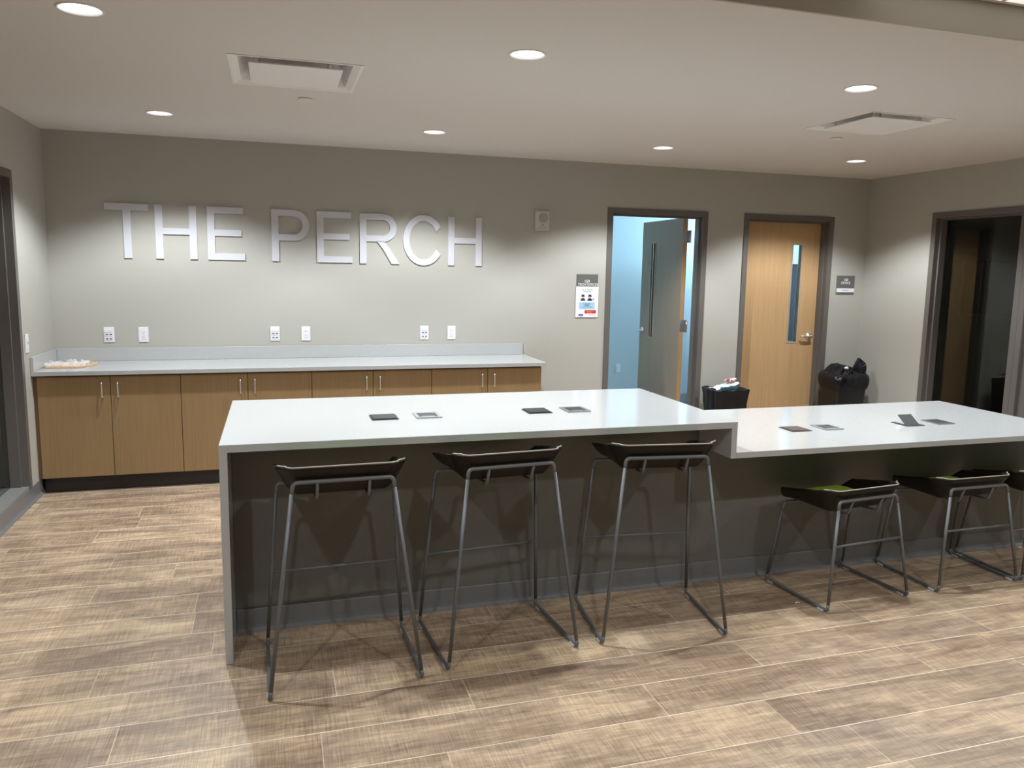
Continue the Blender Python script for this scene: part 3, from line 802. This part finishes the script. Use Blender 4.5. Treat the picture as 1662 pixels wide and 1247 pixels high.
def make_stool(label, cat, pan_z, hw, hd, loop_z, loop_y, bar, group, loc, rz):
    """pan_z: bottom of seat pan; hw/hd: half footprint; loop: rail behind the seat; bar: (side, z)"""
    t = thing('bar_stool' if pan_z > .6 else 'low_stool', label, cat, loc, rz, group)
    bm = shell_bm(); sh = obj('seat_shell', bm, M['shell'], t, smooth=True); sh.location.z = pan_z + .006
    md = sh.modifiers.new('thickness', 'SOLIDIFY'); md.thickness = .007; md.offset = 0
    bm = shell_bm(0, (-.60, .60), (.015, .68), 22, 22)
    cu = obj('cushion', bm, M['green'], t, smooth=True, label='green upholstered seat pad'); cu.location.z = pan_z + .024
    md = cu.modifiers.new('thickness', 'SOLIDIFY'); md.thickness = .026; md.offset = 0
    # thin pale tube along the rim of the low back
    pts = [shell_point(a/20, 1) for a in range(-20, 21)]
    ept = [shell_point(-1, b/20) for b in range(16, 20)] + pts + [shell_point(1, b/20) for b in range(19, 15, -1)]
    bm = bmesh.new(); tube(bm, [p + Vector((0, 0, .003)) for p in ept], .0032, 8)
    eg = obj('rim_edge', bm, M['edge'], t, label='thin pale line along the seat shell rim'); eg.location.z = pan_z + .006
    r = .0078; zf = .013
    bx, by, bz = .236, .150, pan_z - .012          # tops of the legs on the island side
    lx = .185
    f0, f1 = Vector((-lx, loop_y, loop_z)), Vector((lx, loop_y, loop_z))
    F = [Vector((-hw, -hd, zf)), Vector((hw, -hd, zf))]; K = [Vector((-hw, hd, zf)), Vector((hw, hd, zf))]
    G = [Vector((-bx, by, bz)), Vector((bx, by, bz))]
    def cut(a, b, d): return a + (b - a).normalized()*d
    dt, db = .040, .026
    # legs
    for i in (0, 1):
        top = (f0, f1)[i]
        obj('leg', T([cut(F[i], top, db), cut(top, F[i], dt)], r), M['steel_paint'], t)
        obj('leg', T([cut(K[i], G[i], db), cut(G[i], K[i], dt)], r), M['steel_paint'], t)
        p = fillet([cut(F[i], top, db), F[i], K[i], cut(K[i], G[i], db)], .035, 6)
        obj('runner', T(p, r), M['steel_paint'], t)
        for y in (-hd + .038, hd - .038):
            s = 1 if i else -1
            g = obj('glide', B((-.011, .011, -.020, .020, 0, .012), bev=.003), M['clear'], t); g.location = (s*hw, y, 0)
    obj('top_rail', T(fillet([cut(f0, F[0], dt), f0, f1, cut(f1, F[1], dt)], .04, 8), r), M['steel_paint'], t)
    obj('front_rail', T(fillet([cut(G[0], K[0], dt), G[0], G[1], cut(G[1], K[1], dt)], .04, 8), r), M['steel_paint'], t)
    for x in (-.097, .097):
        p = fillet([(x, loop_y, loop_z), (x, loop_y + .030, pan_z - .006), (x, loop_y + .095, pan_z - .010), (x, by, bz)], .03, 6)
        obj('hanger', T(p, .0062, 10), M['steel_paint'], t)
    side, z = bar
    A, Bp = (K, G) if side == 'back' else (F, (f0, f1))
    q = []
    for i in (0, 1):
        s = (z - A[i].z)/(Bp[i].z - A[i].z); q.append(A[i] + (Bp[i] - A[i])*s)
    obj('footrest', T([q[0], q[1]], .0058, 10), M['steel_paint'], t)
    return t
R_ = math.radians
tall = dict(pan_z=.738, hw=.285, hd=.229, loop_z=.806, loop_y=-.158, bar=('back', .338))
g1 = 'tall stools along the high island section'
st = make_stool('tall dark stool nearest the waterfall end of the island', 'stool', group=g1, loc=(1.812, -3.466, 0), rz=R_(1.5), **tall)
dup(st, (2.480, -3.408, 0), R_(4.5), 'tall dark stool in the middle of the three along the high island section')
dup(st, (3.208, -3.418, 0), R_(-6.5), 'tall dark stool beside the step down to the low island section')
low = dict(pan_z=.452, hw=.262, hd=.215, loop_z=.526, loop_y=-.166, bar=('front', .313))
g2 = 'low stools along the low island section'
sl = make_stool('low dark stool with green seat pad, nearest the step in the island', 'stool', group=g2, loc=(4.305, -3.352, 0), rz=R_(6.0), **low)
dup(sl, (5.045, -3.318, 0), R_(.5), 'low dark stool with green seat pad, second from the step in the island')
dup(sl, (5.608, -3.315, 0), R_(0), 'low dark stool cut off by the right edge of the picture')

# ------------------------------------------------------------------ bins
def rrect(hx, hy, r, n=6):
    out = []
    for cx, cy, a0 in ((hx-r, hy-r, 0), (-hx+r, hy-r, 90), (-hx+r, -hy+r, 180), (hx-r, -hy+r, 270)):
        for k in range(n + 1):
            a = math.radians(a0 + 90*k/n); out.append((cx + r*math.cos(a), cy + r*math.sin(a)))
    # densify straight runs
    res = []
    for i, p in enumerate(out):
        q = out[(i+1) % len(out)]; d = math.dist(p, q); m_ = max(1, int(d/.025))
        for k in range(m_): res.append((p[0] + (q[0]-p[0])*k/m_, p[1] + (q[1]-p[1])*k/m_))
    return res
def loft(bm, loops, cap0=False, cap1=False, k_=1.0, seed=0):
    rings = []
    for hx, hy, z, w in loops:
        hx *= k_; hy *= k_
        base = rrect(.2, .14, .04)
        ring = []
        for (x, y) in base:
            nx, ny = x/.2*hx, y/.14*hy
            d = noise.noise(Vector((x*16 + seed, y*16, z*9)))*w; d2 = noise.noise(Vector((x*40, y*40 + seed, z*30)))*w*.5
            L_ = math.hypot(nx, ny) or 1
            ring.append(bm.verts.new((nx + nx/L_*(d+d2), ny + ny/L_*(d+d2), z + d*.8)))
        rings.append(ring)
    n = len(rings[0])
    for a, b in zip(rings, rings[1:]):
        for k in range(n): bm.faces.new([a[k], a[(k+1) % n], b[(k+1) % n], b[k]])
    if cap0: bm.faces.new(rings[0])
    if cap1: bm.faces.new(rings[-1])
    return bm
# bin 1, between the doors
b1 = thing('trash_bin', 'black waste bin with paper rubbish on top, between the two doors', 'bin', (5.575, -.215, 0), R_(-4))
bm = loft(bmesh.new(), [(.175, .115, 0, 0), (.178, .118, .01, 0), (.215, .150, .50, 0), (.224, .158, .503, 0), (.224, .158, .518, 0), (.212, .147, .518, 0), (.170, .11, .03, 0)], cap0=True, cap1=True, k_=.79)
obj('bin_body', bm, M['black'], b1, smooth=False)
bm = loft(bmesh.new(), [(.205, .142, .12, .010), (.212, .148, .22, .012), (.214, .150, .32, .014), (.222, .157, .40, .012), (.226, .160, .47, .008), (.235, .168, .522, .008), (.238, .170, .534, .010), (.222, .155, .537, .012), (.204, .14, .50, .014), (.18, .12, .40, .02)], seed=3, k_=.79)
obj('bin_liner', bm, M['bag'], b1, smooth=True)
bm = bmesh.new()
bmesh.ops.create_grid(bm, x_segments=10, y_segments=6, size=.5)
for v in bm.verts:
    u, w = v.co.x, v.co.y
    v.co = Vector((u*.24 - .01, w*.13 + .01, .545 + (u + .5)*.052 - abs(w)*.03 + noise.noise(Vector((u*5, w*5, 2)))*.02))
o = obj('paper_rubbish', bm, M['paper']); o.modifiers.new('thickness', 'SOLIDIFY').thickness = .002
o.location = (5.575, -.215, 0); tag(o, 'crumpled white paper sticking out of the bin between the doors', 'rubbish')
bm = bmesh.new(); bmesh.ops.create_icosphere(bm, subdivisions=3, radius=.5)
for v in bm.verts:
    n_ = noise.noise(v.co*4)*.25; v.co = Vector((v.co.x*(.12 + n_*.05), v.co.y*.09*(1+n_), v.co.z*.024*(1 + n_)))
o = obj('food_wrapper', bm, M['wrap'] if 'wrap' in M else speckle(mat('red_white_print', (.6, .3, .3), .5), (.42, .05, .05), (.82, .78, .78), 22, .47, .53)); o.location = (5.632, -.20, .610); o.rotation_euler = (0, -.18, 0)
tag(o, 'crumpled red and white wrapper on top of the bin between the doors', 'rubbish')
bm = B((-.09, .08, -.012, .012, -.014, .014), bev=.004); o = obj('drink_carton', bm, mat('teal_print', (.02, .10, .13), .5)); o.location = (5.565, -.300, .546); o.rotation_euler = (.0, -.04, -.07)
tag(o, 'dark teal flattened carton in the bin between the doors', 'rubbish')

# bin 2, right corner, bag tied in a knot
b2 = thing('trash_bin', 'black waste bin with knotted liner in the right corner beside the maple door', 'bin', (6.872, -.235, 0), R_(2))
bm = loft(bmesh.new(), [(.20, .13, 0, 0), (.203, .133, .01, 0), (.240, .165, .505, 0), (.252, .176, .508, 0), (.252, .176, .528, 0), (.235, .16, .528, 0), (.2, .13, .04, 0)], cap0=True, cap1=True, k_=.75)
obj('bin_body', bm, M['black'], b2, smooth=False)
bm = bmesh.new(); base = rrect(.2, .14, .04); rings = []
prof = [(.246, .170, .500, .002), (.258, .182, .520, .006), (.266, .192, .555, .010), (.270, .194, .60, .012), (.266, .190, .638, .012), (.235, .165, .655, .016), (.17, .12, .66, .022), (.08, .06, .665, .022), (.02, .015, .675, .01)]
for hx, hy, z, w in prof:
    hx *= .75; hy *= .75; ring = []
    for x, y in base:
        nx, ny = x/.2*hx, y/.14*hy
        rad = math.hypot(x/.2, y/.14); an = math.atan2(y, x)
        d = noise.noise(Vector((x*14, y*14, z*14)))*w + math.sin(an*23)*w*.25
        lift = 0
        if z > .56:   # hump toward back-left and a lower front lip
            k = min(1, (z - .56)/.08)
            lift = k*(.075*math.exp(-((nx + .045)**2/.007 + (ny - .07)**2/.008)) + .05*math.exp(-((nx - .10)**2/.008 + (ny - .03)**2/.012)))
            lift += -.02*k*max(0, -ny/.19)
        L_ = math.hypot(nx, ny) or 1
        ring.append(bm.verts.new((nx + nx/L_*d, ny + ny/L_*d, z + lift + d*.5)))
    rings.append(ring)
n = len(base)
for a, b in zip(rings, rings[1:]):
    for k in range(n): bm.faces.new([a[k], a[(k+1) % n], b[(k+1) % n], b[k]])
bm.faces.new(rings[-1])
liner = obj('bin_liner', bm, M['bag'], b2, smooth=True)
# knot and gathered ears
bm = bmesh.new(); bmesh.ops.create_icosphere(bm, subdivisions=3, radius=.028)
for v in bm.verts: v.co *= 1 + noise.noise(v.co*60)*.25
for v in bm.verts: v.co = v.co*.8 + Vector((.03, -.06, .672))
def ear(bm, org, dirv, side, L_, wd, n=18, m_=10, amp=.006, z_sag=0.0):
    g = []
    for i in range(m_ + 1):
        s = i/m_; row = []
        for j in range(n + 1):
            t_ = j/n*2 - 1
            p = Vector(org) + Vector(dirv)*L_*s*(1 - .25*abs(t_)**2) + Vector(side)*wd*t_*(.08 + .92*s**.9)
            nn = Vector(dirv).cross(Vector(side)).normalized()
            p += nn*(math.sin(t_*19)*amp*(1 - .3*s) + noise.noise(p*20)*.01*s) + Vector((0, 0, -z_sag*s*s))
            row.append(bm.verts.new(p))
        g.append(row)
    for i in range(m_):
        for j in range(n): bm.faces.new([g[i][j], g[i][j+1], g[i+1][j+1], g[i+1][j]])
ear(bm, (.03, -.06, .672), Vector((.75, -.10, .42)).normalized(), Vector((-.25, .35, .75)).normalized(), .165, .085)
ear(bm, (.03, -.065, .672), Vector((.62, -.55, -.62)).normalized(), Vector((.6, .1, .5)).normalized(), .14, .062)
ear(bm, (.025, -.065, .672), Vector((-.80, -.30, -.12)).normalized(), Vector((.1, -.6, .25)).normalized(), .15, .040, z_sag=.02)
obj('liner_knot', bm, M['bag'], liner, smooth=True)
bm = bmesh.new(); bmesh.ops.create_icosphere(bm, subdivisions=2, radius=.017)
for v in bm.verts: v.co = Vector((v.co.x*1.3, v.co.y, v.co.z*.9)) * (1 + noise.noise(v.co*90)*.2)
o = obj('paper_scrap', bm, M['paper']); o.location = (6.862, -.272, .705); tag(o, 'tiny white scrap caught in the knotted black liner', 'rubbish')

# small bits on the floor
bm = bmesh.new(); tube(bm, fillet([(0, 0, .003), (.012, .004, .006), (.026, -.002, .003)], .005), .0022, 6)
o = obj('paper_scrap', bm, M['paper']); o.location = (3.985, -3.46, 0); tag(o, 'tiny curled white scrap on the floor by the low stool', 'scrap')

# ------------------------------------------------------------------ world and camera
w = bpy.data.worlds.new('world'); S.world = w; w.use_nodes = True
w.node_tree.nodes['Background'].inputs[0].default_value = (.02, .025, .03, 1); w.node_tree.nodes['Background'].inputs[1].default_value = 1

cam = bpy.data.cameras.new('camera'); co = bpy.data.objects.new('camera', cam); COL.objects.link(co)
f, pitch, yaw, roll = 1272.1536, -.13550526, .29873201, .01790898
px, py0 = 8.0676, -13.6769
cp, s_p = math.cos(pitch), math.sin(pitch); cw, s_w = math.cos(yaw), math.sin(yaw); cr, s_r = math.cos(roll), math.sin(roll)
fw = Vector((s_w*cp, cw*cp, s_p)); rt = Vector((cw, -s_w, 0)); up = rt.cross(fw)
R2 = rt*cr + up*s_r; U2 = up*cr - rt*s_r
Mx = Matrix(((R2.x, U2.x, -fw.x, 1.587924), (R2.y, U2.y, -fw.y, -6.548194), (R2.z, U2.z, -fw.z, 1.60318), (0, 0, 0, 1)))
co.matrix_world = Mx
cam.sensor_width = 36; cam.sensor_fit = 'HORIZONTAL'; cam.lens = f/1662*36
cam.shift_x = -px/1662; cam.shift_y = py0/1662
cam.clip_start = .05; cam.clip_end = 60
S.camera = co
S.view_settings.view_transform = 'Standard'; S.view_settings.look = 'None'
S.view_settings.gamma = 1; S.view_settings.use_curve_mapping = False
S.view_settings.exposure = 0.93
